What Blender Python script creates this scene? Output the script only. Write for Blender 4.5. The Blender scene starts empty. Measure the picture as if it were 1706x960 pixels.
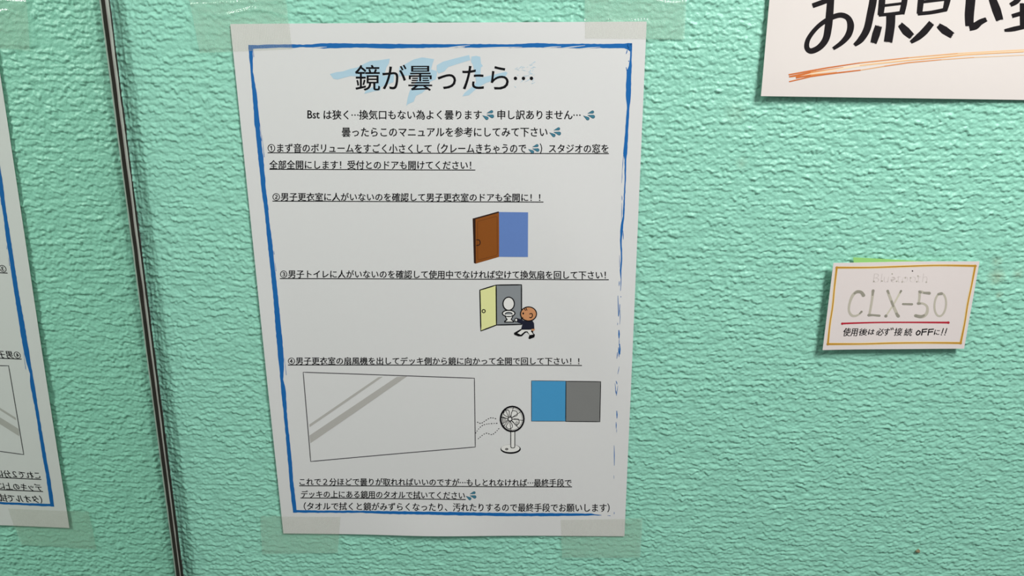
import bpy, bmesh, math, random
import numpy as np
from mathutils import Matrix, Vector

sc = bpy.context.scene
C = sc.collection
MM = 0.001

# ------------------------------------------------------------------ camera, world, lights, exposure
cam_data = bpy.data.cameras.new('camera')
cam_data.sensor_width = 36.0
cam_data.lens = 36.0 * 1240.0 / 1706.0
cam_data.shift_x = -(856.63 - 853.0) / 1706.0
cam_data.shift_y = (481.31 - 480.0) / 1706.0
cam_data.clip_start = 0.01
cam = bpy.data.objects.new('camera', cam_data)
C.objects.link(cam)
CAM = (146.649, -396.497, 275.934)                     # millimetres in the room frame
rot = Matrix(((0.9996704644786771, -0.020238918898881377, 0.015790776130079936),
              (0.020826717244883917, 0.27983237991981835, -0.959822945650505),
              (0.015007008289044674, 0.9598355199252706, 0.2801616754518676)))
cam.matrix_world = Matrix.Translation(Vector(CAM) * MM) @ rot.to_4x4()
sc.camera = cam

world = bpy.data.worlds.new('world')
sc.world = world
world.use_nodes = True
world.node_tree.nodes['Background'].inputs[0].default_value = (0.93, 0.97, 1.0, 1)
world.node_tree.nodes['Background'].inputs[1].default_value = 0.17

def area_light(name, loc, target, size, energy, color):
    d = bpy.data.lights.new(name, 'AREA')
    d.shape = 'RECTANGLE'
    d.size, d.size_y = size
    d.energy = energy
    d.color = color
    o = bpy.data.objects.new(name, d)
    o.location = loc
    o.rotation_euler = (Vector(target) - Vector(loc)).to_track_quat('-Z', 'Y').to_euler()
    C.objects.link(o)
    return o

area_light('ceiling_lamp', (0.62, -0.54, 0.88), (0.15, 0.0, 0.15), (0.22, 0.36), 11.8, (1.0, 0.985, 0.962))
sc.cycles.sample_clamp_indirect = 0.0                 # keep the lamp's light that the mirror throws back on the wall

sc.view_settings.view_transform = 'Standard'
sc.view_settings.look = 'None'
sc.view_settings.gamma = 1.0
sc.view_settings.use_curve_mapping = False
sc.view_settings.exposure = 0.0

# ------------------------------------------------------------------ helpers
HI = [[0.30571053051853436, -0.031977033086072165, -116.1137623956825], [0.0030810727529012078, -0.3497017574426302, 309.07873751876076], [1.593443487526882e-05, -0.00021409859179411368, 1.0]]
PHI = math.radians(1.1)
CP, SP = math.cos(PHI), math.sin(PHI)
MIR = -66.7                                            # mirror plane, mm

def roll(x, y):
    return x * CP - y * SP, x * SP + y * CP

def unroll(X, Z):
    return X * CP + Z * SP, -X * SP + Z * CP

def P(u, v, off=0.0):
    """Point of the wall measured in the photograph -> (X, Z) mm at height off above the wall."""
    w = HI[2][0] * u + HI[2][1] * v + HI[2][2]
    x = (HI[0][0] * u + HI[0][1] * v + HI[0][2]) / w
    y = (HI[1][0] * u + HI[1][1] * v + HI[1][2]) / w
    X, Z = roll(x, y)
    k = off / -CAM[1]
    return X + (CAM[0] - X) * k, Z + (CAM[2] - Z) * k

def lin(c):
    r = []
    for v in c:
        v /= 255.0
        r.append(v / 12.92 if v <= 0.04045 else ((v + 0.055) / 1.055) ** 2.4)
    return tuple(r) + (1.0,)

MATS = {}
def mat(name, col, rough=0.6, spec=0.3, noise=0.0, scale=300.0, metallic=0.0):
    if name in MATS:
        return MATS[name]
    m = bpy.data.materials.new(name)
    m.use_nodes = True
    nt = m.node_tree
    b = nt.nodes['Principled BSDF']
    b.inputs['Roughness'].default_value = rough
    b.inputs['Specular IOR Level'].default_value = spec
    b.inputs['Metallic'].default_value = metallic
    c = lin(col)
    if noise > 0:
        tc = nt.nodes.new('ShaderNodeTexCoord')
        n = nt.nodes.new('ShaderNodeTexNoise')
        n.inputs['Scale'].default_value = scale
        n.inputs['Detail'].default_value = 4
        r = nt.nodes.new('ShaderNodeMix')
        r.data_type = 'RGBA'
        r.inputs[6].default_value = tuple(v * (1 - noise) for v in c[:3]) + (1,)
        r.inputs[7].default_value = tuple(min(1, v * (1 + noise)) for v in c[:3]) + (1,)
        nt.links.new(tc.outputs['Object'], n.inputs['Vector'])
        nt.links.new(n.outputs['Fac'], r.inputs[0])
        nt.links.new(r.outputs[2], b.inputs['Base Color'])
    else:
        b.inputs['Base Color'].default_value = c
    MATS[name] = m
    return m

def tag(o, label=None, cat=None, group=None, kind=None):
    if label: o['label'] = label
    if cat: o['category'] = cat
    if group: o['group'] = group
    if kind: o['kind'] = kind
    return o

def empty(name, loc=(0, 0, 0)):
    o = bpy.data.objects.new(name, None)
    o.empty_display_size = 0.01
    o.location = loc
    C.objects.link(o)
    return o

def link(name, verts, faces, mats, parent=None, fmat=None, smooth=False):
    """verts in room millimetres (X, Y, Z) -> mesh object; the origin of a child is its parent's."""
    base = Vector(parent.location) if parent else Vector((0, 0, 0))
    p = parent
    while p is not None and p.parent is not None:
        p = p.parent
        base += Vector(p.location)
    me = bpy.data.meshes.new(name)
    v = np.asarray(verts, float) * MM - np.array(base)
    o_loc = Vector((0, 0, 0))
    if parent is None:
        cen = (v.min(0) + v.max(0)) / 2
        v = v - cen
        o_loc = Vector(cen)
    me.from_pydata(v.tolist(), [], faces)
    for m in (mats if isinstance(mats, (list, tuple)) else [mats]):
        me.materials.append(m)
    if fmat is not None:
        me.polygons.foreach_set('material_index', fmat)
    if smooth:
        me.polygons.foreach_set('use_smooth', [True] * len(me.polygons))
    me.update()
    o = bpy.data.objects.new(name, me)
    o.location = o_loc
    o.parent = parent
    C.objects.link(o)
    return o

def box_geo(x0, x1, y0, y1, z0, z1):
    v = [(x0, y0, z0), (x1, y0, z0), (x1, y1, z0), (x0, y1, z0),
         (x0, y0, z1), (x1, y0, z1), (x1, y1, z1), (x0, y1, z1)]
    f = [(0, 3, 2, 1), (4, 5, 6, 7), (0, 1, 5, 4), (1, 2, 6, 5), (2, 3, 7, 6), (3, 0, 4, 7)]
    return v, f

def box(name, x0, x1, y0, y1, z0, z1, m, parent=None):
    v, f = box_geo(x0, x1, y0, y1, z0, z1)
    return link(name, v, f, m, parent)

rng = np.random.default_rng(7)
def vnoise(x, y, seed):
    """smooth value noise in [-1, 1] on arrays"""
    xi = np.floor(x).astype(np.int64); yi = np.floor(y).astype(np.int64)
    fx = x - xi; fy = y - yi
    fx = fx * fx * fx * (fx * (fx * 6 - 15) + 10); fy = fy * fy * fy * (fy * (fy * 6 - 15) + 10)
    def h(a, b):
        n = (a * 374761393 + b * 668265263 + seed * 1442695041) & 0xFFFFFFFF
        n = ((n ^ (n >> 13)) * 1274126177) & 0xFFFFFFFF
        n = n ^ (n >> 16)
        return (n & 0xFFFF) / 32767.5 - 1.0
    a = h(xi, yi); b = h(xi + 1, yi); c = h(xi, yi + 1); d = h(xi + 1, yi + 1)
    return (a + (b - a) * fx) * (1 - fy) + (c + (d - c) * fx) * fy

# ------------------------------------------------------------------ setting: wallpapered wall
PITCH = 3.6
def relief(X, Z):
    """depth of the wallpaper below its highest points, mm (0 at the peaks), woven-looking horizontal rows"""
    q = Z / PITCH + 0.16 * vnoise(X / 14.0, Z / 9.0, 3) + 0.33 * vnoise(X / 2.3, Z / 3.8, 11) + 0.20 * vnoise(X / 1.15, Z / 2.2, 23)
    row = np.floor(q)
    f = q - row                                       # 0 bottom of the row, 1 top
    # steep undercut at the bottom of a row, round shoulder that falls back towards the top
    prof = np.clip(f / 0.17, 0, 1) ** 0.7 * (1 - 0.85 * np.clip((f - 0.12) / 0.88, 0, 1) ** 1.3)
    # blobs along the row, parted by short upright notches
    sx_ = X / 2.6 + 0.55 * vnoise(X / 4.0, row * 1.7, 31) + 0.25 * vnoise(X / 1.4, Z / 1.6, 37) + row * 0.613
    cell = np.floor(sx_)
    fc = sx_ - cell
    cut = np.clip(np.minimum(fc, 1 - fc) / 0.22, 0, 1)
    cut = 1 - (1 - cut) * np.clip(0.25 + 0.65 * vnoise(cell * 1.37, row * 2.71, 43), 0, 0.8)
    lev = 0.80 + 0.22 * vnoise(cell * 1.91 + 0.5, row * 1.33 + 0.5, 47)
    strength = np.clip(0.80 + 0.55 * vnoise(X / 4.6, row * 2.3 + f * 0.4, 57), 0.1, 1.05)
    h = 0.86 * strength * prof * cut * lev
    h += 0.19 * vnoise(X / 1.4, Z / 1.15, 71) + 0.07 * vnoise(X / 0.8, Z / 0.75, 83)
    h += 0.13 * vnoise(X / 4.2, Z / 2.6, 91)
    return 0.95 - h

def axis(lo, hi, step, far_lo, far_hi):
    mid = np.arange(lo, hi + step * 0.5, step)
    out_hi, s, v = [], step * 2, mid[-1]
    while v < far_hi:
        v += s; s *= 1.35; out_hi.append(min(v, far_hi))
    out_lo, s, v = [], step * 2, mid[0]
    while v > far_lo:
        v -= s; s *= 1.35; out_lo.append(max(v, far_lo))
    return np.concatenate([out_lo[::-1], mid, out_hi])

wall_mat = mat('mint_wallpaper', (150, 217, 189), 0.42, 0.45)
nt = wall_mat.node_tree
bs = nt.nodes['Principled BSDF']
tc = nt.nodes.new('ShaderNodeTexCoord')
def mixn(fac, a, b):
    r = nt.nodes.new('ShaderNodeMix'); r.data_type = 'RGBA'
    for k, v in ((0, fac), (6, a), (7, b)):
        if hasattr(v, 'is_linked') or hasattr(v, 'links'):
            nt.links.new(v, r.inputs[k])
        else:
            r.inputs[k].default_value = v
    return r.outputs[2]
geo = nt.nodes.new('ShaderNodeNewGeometry')
n1 = nt.nodes.new('ShaderNodeTexNoise'); n1.inputs['Scale'].default_value = 35; n1.inputs['Detail'].default_value = 5
nt.links.new(geo.outputs['Position'], n1.inputs['Vector'])
col = mixn(n1.outputs['Fac'], lin((137, 199, 178)), lin((147, 208, 187)))
# small brownish stains right of the label card and beside the sign (dirt on the paper itself)
n2 = nt.nodes.new('ShaderNodeTexNoise'); n2.inputs['Scale'].default_value = 420; n2.inputs['Detail'].default_value = 3
nt.links.new(geo.outputs['Position'], n2.inputs['Vector'])
for (u, v, rad, amt) in ((1661, 462, 6.0, 0.5), (1666, 492, 2.6, 0.55), (1697, 458, 4.0, 0.35), (1662, 436, 4.0, 0.35),
                         (1236, 272, 4.0, 0.22), (1226, 188, 8.0, 0.14), (566, 885, 7.0, 0.15)):
    X, Z = P(u, v)
    vm = nt.nodes.new('ShaderNodeVectorMath'); vm.operation = 'DISTANCE'
    nt.links.new(geo.outputs['Position'], vm.inputs[0]); vm.inputs[1].default_value = (X * MM, 0, Z * MM)
    mr = nt.nodes.new('ShaderNodeMapRange')
    mr.inputs['From Min'].default_value = rad * MM; mr.inputs['From Max'].default_value = 0
    mr.inputs['To Max'].default_value = amt * 2
    nt.links.new(vm.outputs['Value'], mr.inputs['Value'])
    mu = nt.nodes.new('ShaderNodeMath'); mu.operation = 'MULTIPLY'; mu.use_clamp = True
    nt.links.new(mr.outputs[0], mu.inputs[0]); nt.links.new(n2.outputs['Fac'], mu.inputs[1])
    col = mixn(mu.outputs[0], col, lin((140, 132, 98)))
nt.links.new(col, bs.inputs['Base Color'])
bump = nt.nodes.new('ShaderNodeBump'); bump.inputs['Strength'].default_value = 0.4; bump.inputs['Distance'].default_value = 0.0004
n3 = nt.nodes.new('ShaderNodeTexNoise'); n3.inputs['Scale'].default_value = 1500; n3.inputs['Detail'].default_value = 3
nt.links.new(geo.outputs['Position'], n3.inputs['Vector'])
# beyond the modelled relief the same rows go on as bump
wvt = nt.nodes.new('ShaderNodeTexWave'); wvt.wave_type = 'BANDS'; wvt.bands_direction = 'Z'; wvt.wave_profile = 'SIN'
wvt.inputs['Scale'].default_value = 0.314 / 0.0036; wvt.inputs['Distortion'].default_value = 7.0
wvt.inputs['Detail'].default_value = 3; wvt.inputs['Detail Scale'].default_value = 2.4
nt.links.new(geo.outputs['Position'], wvt.inputs['Vector'])
sp = nt.nodes.new('ShaderNodeSeparateXYZ'); nt.links.new(geo.outputs['Position'], sp.inputs[0])
def ramp(sock, a_, b_):
    m_ = nt.nodes.new('ShaderNodeMapRange'); m_.inputs['From Min'].default_value = a_; m_.inputs['From Max'].default_value = b_
    nt.links.new(sp.outputs[sock], m_.inputs['Value']); return m_.outputs[0]
def mth(op, a_, b_):
    m_ = nt.nodes.new('ShaderNodeMath'); m_.operation = op; nt.links.new(a_, m_.inputs[0]); nt.links.new(b_, m_.inputs[1]); return m_.outputs[0]
outside = mth('MAXIMUM', mth('MAXIMUM', ramp('X', 0.485, 0.5), ramp('Z', 0.37, 0.385)), ramp('Z', -0.095, -0.11))
bump2 = nt.nodes.new('ShaderNodeBump'); bump2.inputs['Distance'].default_value = 0.0007
nt.links.new(outside, bump2.inputs['Strength']); nt.links.new(wvt.outputs['Fac'], bump2.inputs['Height'])
nt.links.new(bump2.outputs[0], bump.inputs['Normal'])
nt.links.new(n3.outputs['Fac'], bump.inputs['Height']); nt.links.new(bump.outputs[0], bs.inputs['Normal'])

WX0, WX1, WZ0, WZ1 = MIR - 1.2, 2400.0, -1250.0, 1150.0
xs = axis(WX0, 500.0, 0.52, WX0, WX1)
xs = xs[xs >= WX0 - 1e-6]
zs = axis(-110.0, 385.0, 0.46, WZ0, WZ1)
XX, ZZ = np.meshgrid(xs, zs)
fade = np.clip((500 - XX) / 15, 0, 1) * np.clip((ZZ + 110) / 15, 0, 1) * np.clip((385 - ZZ) / 15, 0, 1)
YY = relief(XX, ZZ) * fade + 0.35 * (1 - fade)
# the paper creases and turns back a little where it meets the mirror edge
edge = np.clip((MIR + 8.2 - XX) / 8.2, 0, 1)
YY = YY + 3.0 * edge + 0.22 * np.clip(edge * 2, 0, 1) * vnoise(XX / 1.1, ZZ / 14.0, 5)
# the adhesive tapes press the soft relief flatter
for (u0, v0, u1, v1) in ((314, -40, 484, 84), (974, -60, 1143, 64), (436, 861, 565, 923), (935, 866, 1069, 930)):
    a_, b_ = P(u0, (v0 + v1) / 2)[0], P(u1, (v0 + v1) / 2)[0]; c_, d_ = P((u0 + u1) / 2, v1)[1], P((u0 + u1) / 2, v0)[1]
    w_ = np.clip((XX - a_) / 1.5 + 0.5, 0, 1) * np.clip((b_ - XX) / 1.5 + 0.5, 0, 1) * np.clip((ZZ - c_) / 1.5 + 0.5, 0, 1) * np.clip((d_ - ZZ) / 1.5 + 0.5, 0, 1)
    YY = YY * (1 - 0.5 * w_) + 0.25 * 0.5 * w_
nx, nz = len(xs), len(zs)
co = np.stack([XX, YY, ZZ], -1).reshape(-1, 3) * MM
i = np.arange(nz - 1)[:, None] * nx + np.arange(nx - 1)[None, :]
quads = np.stack([i, i + 1, i + nx + 1, i + nx], -1).reshape(-1, 4)
me = bpy.data.meshes.new('wall_back')
me.vertices.add(len(co)); me.vertices.foreach_set('co', co.ravel())
me.loops.add(quads.size); me.loops.foreach_set('vertex_index', quads.ravel().astype(np.int32))
me.polygons.add(len(quads))
me.polygons.foreach_set('loop_start', (np.arange(len(quads)) * 4).astype(np.int32))
me.polygons.foreach_set('loop_total', np.full(len(quads), 4, np.int32))
me.polygons.foreach_set('use_smooth', np.ones(len(quads), bool))
me.materials.append(wall_mat)
me.update(calc_edges=True)
wall = bpy.data.objects.new('wall_back', me)
C.objects.link(wall)
tag(wall, 'mint green embossed wallpaper wall with horizontal wavy ridges', kind='structure')

plain = mat('painted_plaster', (225, 226, 220), 0.8, 0.2, 0.04, 20)
floor_m = mat('grey_vinyl_floor', (150, 145, 138), 0.5, 0.3, 0.1, 8)
tag(box('floor', -170, 2400, -2500, 60, -1300, -1250, floor_m), 'grey vinyl floor below the notices', kind='structure')
tag(box('wall_left', MIR - 90, MIR - 8.2, -2500, 60, -1250, 1150, plain), 'plain plaster wall carrying the mirror', kind='structure')

# ------------------------------------------------------------------ mirror standing at right angles to the wall
mirror_m = bpy.data.materials.new('mirror_silver'); mirror_m.use_nodes = True
nt = mirror_m.node_tree
b = nt.nodes['Principled BSDF']
b.inputs['Base Color'].default_value = (0.80, 0.86, 0.81, 1)
b.inputs['Metallic'].default_value = 1.0
b.inputs['Roughness'].default_value = 0.0
edge_m = mat('ground_glass_edge', (150, 158, 148), 0.45, 0.4, 0.15, 60)
bead_m = mat('grey_sealant', (176, 178, 170), 0.6, 0.3, 0.25, 90)
black_m = mat('dark_mirror_backing', (42, 38, 33), 0.7, 0.2, 0.3, 120)
mirror = empty('wall_mirror', ((MIR - 4) * MM, -0.0082, -1.24))
tag(mirror, 'tall frameless wall mirror left of the notices, meeting the mint wall at a right angle', 'mirror')
box('mirror_glass', MIR - 5, MIR, -1500, -8.4, -1240, 900, mirror_m, mirror)

def jag_strip(name, y0, y1, x0, x1, seed, amp, m, parent, za=-1240, zb=900, taper=0.0):
    zz = np.concatenate([np.linspace(za, -60, 20), np.arange(-58, 335, 2.2), np.linspace(340, zb, 12)])
    n = vnoise(zz / 9.0, zz * 0 + 0.5, seed) * amp + vnoise(zz / 2.7, zz * 0 + 0.5, seed + 1) * amp * 0.5
    n2_ = vnoise(zz / 12.0, zz * 0 + 0.5, seed + 2) * amp
    V, F = [], []
    for k, z in enumerate(zz):
        a, c = y0 + n2_[k], y1 + n[k] - taper * min(1.0, max(0.0, (310 - z) / 340))
        V += [(x0, a, z), (x1, a, z), (x1, c, z), (x0, c, z)]
        if k:
            o = 4 * (k - 1)
            for q in range(4):
                F.append((o + q, o + (q + 1) % 4, o + 4 + (q + 1) % 4, o + 4 + q))
    F += [(3, 2, 1, 0), tuple(len(V) - 4 + q for q in range(4))]
    return link(name, V, F, m, parent)
jag_strip('ground_edge', -8.4, -6.9, MIR - 5, MIR - 0.05, 5, 0.25, edge_m, mirror)
jag_strip('backing_strip', -8.0, 3.6, MIR - 8.2, MIR - 1.3, 9, 0.0, black_m, mirror)
bead = jag_strip('sealant_bead', -1.2, 1.0, MIR - 1.1, MIR - 0.5, 15, 0.3, bead_m, mirror, taper=2.0)

# ------------------------------------------------------------------ flat drawing kit
def px_len(u, v, d, off):
    a = P(u, v, off); c = P(u + d, v, off)
    return math.hypot(c[0] - a[0], c[1] - a[1])

class Ink:
    """flat print or ink lying on a sheet: polygons and strokes given on the sheet, lifted onto its surface"""
    def __init__(self, surf, lift=0.05, base_off=0.4):
        self.V, self.F, self.M, self.mats = [], [], [], []
        self.surf, self.lift, self.bo, self.layer = surf, lift, base_off, 0
    def mi(self, m):
        if m not in self.mats: self.mats.append(m)
        return self.mats.index(m)
    def add(self, pts, faces, m, layer=0):
        o = len(self.V)
        for X, Z in pts:
            self.V.append((X, -(self.surf(X, Z) + self.lift + 0.03 * layer), Z))
        k = self.mi(m)
        for f in faces:
            self.F.append(tuple(o + q for q in f)); self.M.append(k)
    def poly(self, px, m, layer=0):
        from mathutils.geometry import tessellate_polygon
        pts = [P(u, v, self.bo) for u, v in px]
        tri = tessellate_polygon([[Vector((a, b_, 0)) for a, b_ in pts]])
        self.add(pts, [tuple(t) for t in tri], m, layer)
    def ellipse(self, u, v, ru, rv, m, layer=0, n=28, ang=0):
        self.poly([(u + ru * math.cos(t) * math.cos(ang) - rv * math.sin(t) * math.sin(ang),
                    v + ru * math.cos(t) * math.sin(ang) + rv * math.sin(t) * math.cos(ang))
                   for t in (2 * math.pi * q / n for q in range(n))], m, layer)
    def stroke(self, px, w, m, layer=0, closed=False, sub=6, smooth=True, cap=True):
        """px: [(u,v)] ; w: one width or one per point, photo pixels"""
        pts = [Vector(p) for p in px]
        ws = list(w) if isinstance(w, (list, tuple)) else [w] * len(pts)
        if smooth and len(pts) > 2:
            out, ow = [], []
            n = len(pts)
            rngk = range(n if closed else n - 1)
            for k in rngk:
                g = (lambda q: pts[q % n]) if closed else (lambda q: pts[min(max(q, 0), n - 1)])
                p0, p1, p2, p3 = g(k - 1), g(k), g(k + 1), g(k + 2)
                for s in range(sub):
                    t = s / sub
                    out.append(0.5 * ((2 * p1) + (p2 - p0) * t + (2 * p0 - 5 * p1 + 4 * p2 - p3) * t * t + (3 * p1 - p0 - 3 * p2 + p3) * t ** 3))
                    ow.append(ws[k % n] * (1 - t) + ws[(k + 1) % n] * t)
            if not closed:
                out.append(pts[-1]); ow.append(ws[-1])
            pts, ws = out, ow
        fine_p, fine_w = [], []
        m_ = len(pts) if closed else len(pts) - 1
        for a_ in range(m_):
            p0, p1 = pts[a_], pts[(a_ + 1) % len(pts)]
            w0, w1 = ws[a_], ws[(a_ + 1) % len(pts)]
            ns = max(1, int((p1 - p0).length / 7.0))
            for s in range(ns):
                # corners keep their point; the added ones follow the sheet's curvature
                fine_p.append(p0.lerp(p1, s / ns)); fine_w.append(w0 + (w1 - w0) * s / ns)
        if not closed:
            fine_p.append(pts[-1]); fine_w.append(ws[-1])
        pts, ws = fine_p, fine_w
        n = len(pts)
        L, R = [], []
        for k in range(n):
            a = pts[(k - 1) % n] if closed or k else pts[k]
            c = pts[(k + 1) % n] if closed or k < n - 1 else pts[k]
            d = (c - a)
            if d.length < 1e-6: d = Vector((1, 0))
            d.normalize()
            nrm = Vector((-d.y, d.x)) * ws[k] / 2
            L.append(pts[k] + nrm); R.append(pts[k] - nrm)
        V = [P(p.x, p.y, self.bo) for pair in zip(L, R) for p in pair]
        F = [(2 * k, 2 * k + 1, (2 * k + 3) % (2 * n), (2 * k + 2) % (2 * n)) for k in range(n if closed else n - 1)]
        self.add(V, F, m, layer)
        if cap and not closed:
            for k in (0, n - 1):
                self.ellipse(pts[k].x, pts[k].y, ws[k] / 2, ws[k] / 2, m, layer, 10)
    def band(self, rows, m, vertical=True, layer=0, jit=0.35, seed=1, step=5.0):
        """ragged brush band: rows of (position, edge a, edge b)"""
        r = random.Random(seed)
        pos, A, B = [], [], []
        for (p0, a0, b0), (p1, a1, b1) in zip(rows[:-1], rows[1:]):
            k = max(1, int(abs(p1 - p0) / step))
            for s in range(k):
                t = s / k
                pos.append(p0 + (p1 - p0) * t)
                A.append(a0 + (a1 - a0) * t + r.uniform(-jit, jit)); B.append(b0 + (b1 - b0) * t + r.uniform(-jit, jit))
        pos.append(rows[-1][0]); A.append(rows[-1][1]); B.append(rows[-1][2])
        V, F = [], []
        for k in range(len(pos)):
            pa, pb = ((A[k], pos[k]), (B[k], pos[k])) if vertical else ((pos[k], A[k]), (pos[k], B[k]))
            V += [P(*pa, self.bo), P(*pb, self.bo)]
            if k: F.append((2 * k - 2, 2 * k - 1, 2 * k + 1, 2 * k))
        self.add(V, F, m, layer)
    def text(self, s, x0, x1, top0, bot0, top1, bot1, m, layer=0, res=2, bold=0.0, shear=0.0, heavy=0.0):
        cu = bpy.data.curves.new('t', 'FONT')
        cu.body = s; cu.size = 1.0; cu.resolution_u = res; cu.offset = bold; cu.shear = shear; cu.fill_mode = 'FRONT'
        ob = bpy.data.objects.new('t', cu)
        C.objects.link(ob)
        dg = bpy.context.evaluated_depsgraph_get()
        tm = ob.evaluated_get(dg).to_mesh()
        vv = np.array([v.co[:2] for v in tm.vertices]); ff = [tuple(p.vertices) for p in tm.polygons]
        ob.evaluated_get(dg).to_mesh_clear()
        bpy.data.objects.remove(ob); bpy.data.curves.remove(cu)
        lo, hi = vv.min(0), vv.max(0)
        uv = (vv - lo) / (hi - lo)
        pts = []
        for a, c in uv:
            u = x0 + (x1 - x0) * a
            yt = top0 + (top1 - top0) * a; yb = bot0 + (bot1 - bot0) * a
            pts.append(P(u, yb + (yt - yb) * c, self.bo))
        # the printed weight is a little heavier than the outline font: overlay it shifted by a tenth of a millimetre
        for dx, dz, ly in ((-heavy, heavy * 0.5, 0), (heavy, -heavy * 0.5, 0.15), (heavy * 0.3, heavy * 0.6, 0.3)) if heavy else ((0, 0, 0),):
            self.add([(X + dx, Z + dz) for X, Z in pts], ff, m, layer + ly)
    def build(self, name, parent, label=None):
        o = link(name, self.V, self.F, self.mats, parent, self.M)
        if label: o['label'] = label
        return o

def sheet(name, corner, nu, nv, surf, thick, m, parent):
    """thin curved sheet; corner(u,v) -> (X,Z), surf -> height above the wall"""
    V, F = [], []
    for side in (0, 1):
        for j in range(nv + 1):
            for i_ in range(nu + 1):
                X, Z = corner(i_ / nu, j / nv)
                V.append((X, -(surf(X, Z) - side * thick), Z))
    N = (nu + 1) * (nv + 1)
    idx = lambda a, c: c * (nu + 1) + a
    for j in range(nv):
        for i_ in range(nu):
            q = (idx(i_, j), idx(i_ + 1, j), idx(i_ + 1, j + 1), idx(i_, j + 1))
            F.append(q); F.append(tuple(N + k for k in q[::-1]))
    rim = [idx(a, 0) for a in range(nu)] + [idx(nu, c) for c in range(nv)] + [idx(a, nv) for a in range(nu, 0, -1)] + [idx(0, c) for c in range(nv, 0, -1)]
    for k in range(len(rim)):
        a, c = rim[k], rim[(k + 1) % len(rim)]
        o = len(V)
        V += [V[a], V[N + a], V[N + c], V[c]]
        F.append((o, o + 1, o + 2, o + 3))
    return link(name, V, F, m, parent, smooth=True)

# ------------------------------------------------------------------ the printed poster
paper_m = mat('white_copy_paper', (212, 211, 211), 0.55, 0.35, 0.012, 250)
ink_k = mat('black_print', (14, 13, 17), 0.6, 0.12)
ink_b = mat('blue_border_print', (18, 98, 168), 0.5, 0.3)
ink_lb = mat('pale_blue_print', (170, 198, 214), 0.55, 0.3)
white_p = mat('white_print', (222, 220, 217), 0.55, 0.3)

def g(x, c, s):
    return math.exp(-((x - c) / s) ** 2)
def poster_surf(X, Z):
    x, y = unroll(X, Z)
    o = 0.42
    o += 0.30 * (0.5 + 0.5 * math.sin(x / 23.0 + 1.4 + y / 90.0)) * (0.5 + 0.5 * math.sin(y / 37.0 + 0.5))
    o += 1.9 * g(x, 92, 38) * g(y, -6, 20)
    o += 0.9 * g(x + 0.35 * y, 205 + 35, 26) * g(y, 150, 70) + 0.5 * g(x, 120, 50) * g(y, 190, 45)
    o += 0.6 * g(x, 0, 9) * g(y, 120, 70)
    o += 0.7 * g(x, 110, 50) * g(y, 297, 14)
    return o
poster = empty('instruction_poster', (roll(0, 0)[0] * MM, -0.0004, roll(0, 0)[1] * MM))
tag(poster, 'white printed notice with a brushed blue border and pictures, taped to the mint wall', 'poster')
sheet('paper_sheet', lambda a, c: roll(210 * a, 297 * c), 56, 80, poster_surf, 0.1, paper_m, poster)

def ink(): return Ink(poster_surf)
# border, four brushed sides
k = ink()
k.band([(75, 414, 424), (84, 414.6, 421.3), (101, 416, 421.3), (120, 417.5, 421.5), (150, 420, 427), (180, 422.5, 430.2), (208, 424, 433), (214, 425.5, 432.5), (232, 427, 435),
        (270, 431.2, 439.5), (312, 435.4, 443), (345, 440, 446.5), (370, 442.8, 449), (400, 445.6, 453.4), (440, 450, 457.3), (470, 453, 461),
        (500, 456, 464), (550, 459.7, 469), (600, 464.2, 473.5), (632, 467.6, 472.2), (650, 468.8, 476.3), (690, 473, 478.5), (720, 476, 481.6),
        (770, 480.3, 486.8), (800, 482.7, 488.6), (815, 484, 490.6), (840, 486.8, 493.3), (854, 488.6, 494.6)], ink_b, seed=3)
for (a, c, d, w_) in ((433, 205, 235, 0.7), (436.5, 225, 262, 0.9), (438.5, 270, 285, 0.7), (446.3, 340, 350, .6), (456.5, 418, 424, 0.9), (458.4, 438, 452, 0.8), (474.2, 596, 625, 0.8), (421.5, 80, 95, 0.9)):
    k.stroke([(a, c), (a + (d - c) * 0.105, d)], [0.2, w_], ink_b, cap=False)
k.build('border', poster, 'left side of the blue brushed border')
k = ink()
k.band([(414, 75.8, 82), (440, 74.5, 80.5), (480, 74.2, 79.5), (490, 73.8, 79.8), (505, 74.5, 78.4), (520, 73.8, 79), (540, 72, 80.7), (600, 72.7, 79.2), (640, 73.2, 81), (700, 73.4, 80),
        (750, 73.8, 79), (800, 73.4, 79.6), (850, 73.8, 79.5), (890, 71.8, 79), (930, 73.0, 79.5), (970, 72.8, 80.5), (1000, 73.2, 80), (1040, 72.6, 80.5), (1046, 72, 83), (1052.8, 72, 83.5)], ink_b, vertical=False, seed=8)
for (a, c, d, e) in ((745, 79.4, 783, 75.6), (755, 80.5, 775, 78.2), (800, 79.6, 870, 78.4), (930, 80.8, 975, 75.8), (960, 81.6, 1000, 78.4), (520, 79.5, 545, 78.3), (906, 79.2, 935, 77.6), (445, 80.6, 487, 79.8)):
    k.stroke([(a, c), ((a + d) / 2, (c + e) / 2), (d, e)], [0.3, 1.5, 0.3], white_p, layer=1, cap=False)
k.build('border', poster, 'top side of the blue brushed border')
k = ink()
k.band([(72, 1044.5, 1052.8), (82, 1045, 1052.7), (86, 1050, 1052.6), (100, 1048.9, 1052.2), (110, 1047.5, 1052.6), (120, 1044, 1051.8), (140, 1043, 1051.4), (160, 1042.6, 1050.7), (180, 1044.6, 1048.7),
        (210, 1042, 1047), (240, 1040, 1045.6), (256, 1038, 1044.6), (266, 1040.5, 1043.2), (300, 1040.6, 1042.6), (330, 1039, 1041.2), (360, 1037.4, 1040.2), (370, 1035, 1038.7), (385, 1033.2, 1037.4),
        (400, 1032.8, 1035.6), (430, 1034.4, 1036.6), (450, 1032.4, 1035), (465, 1034, 1035), (484, 1033.3, 1034)], ink_b, jit=0.25, seed=5)
k.build('border', poster, 'right side of the blue brushed border')
k = ink()
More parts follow.
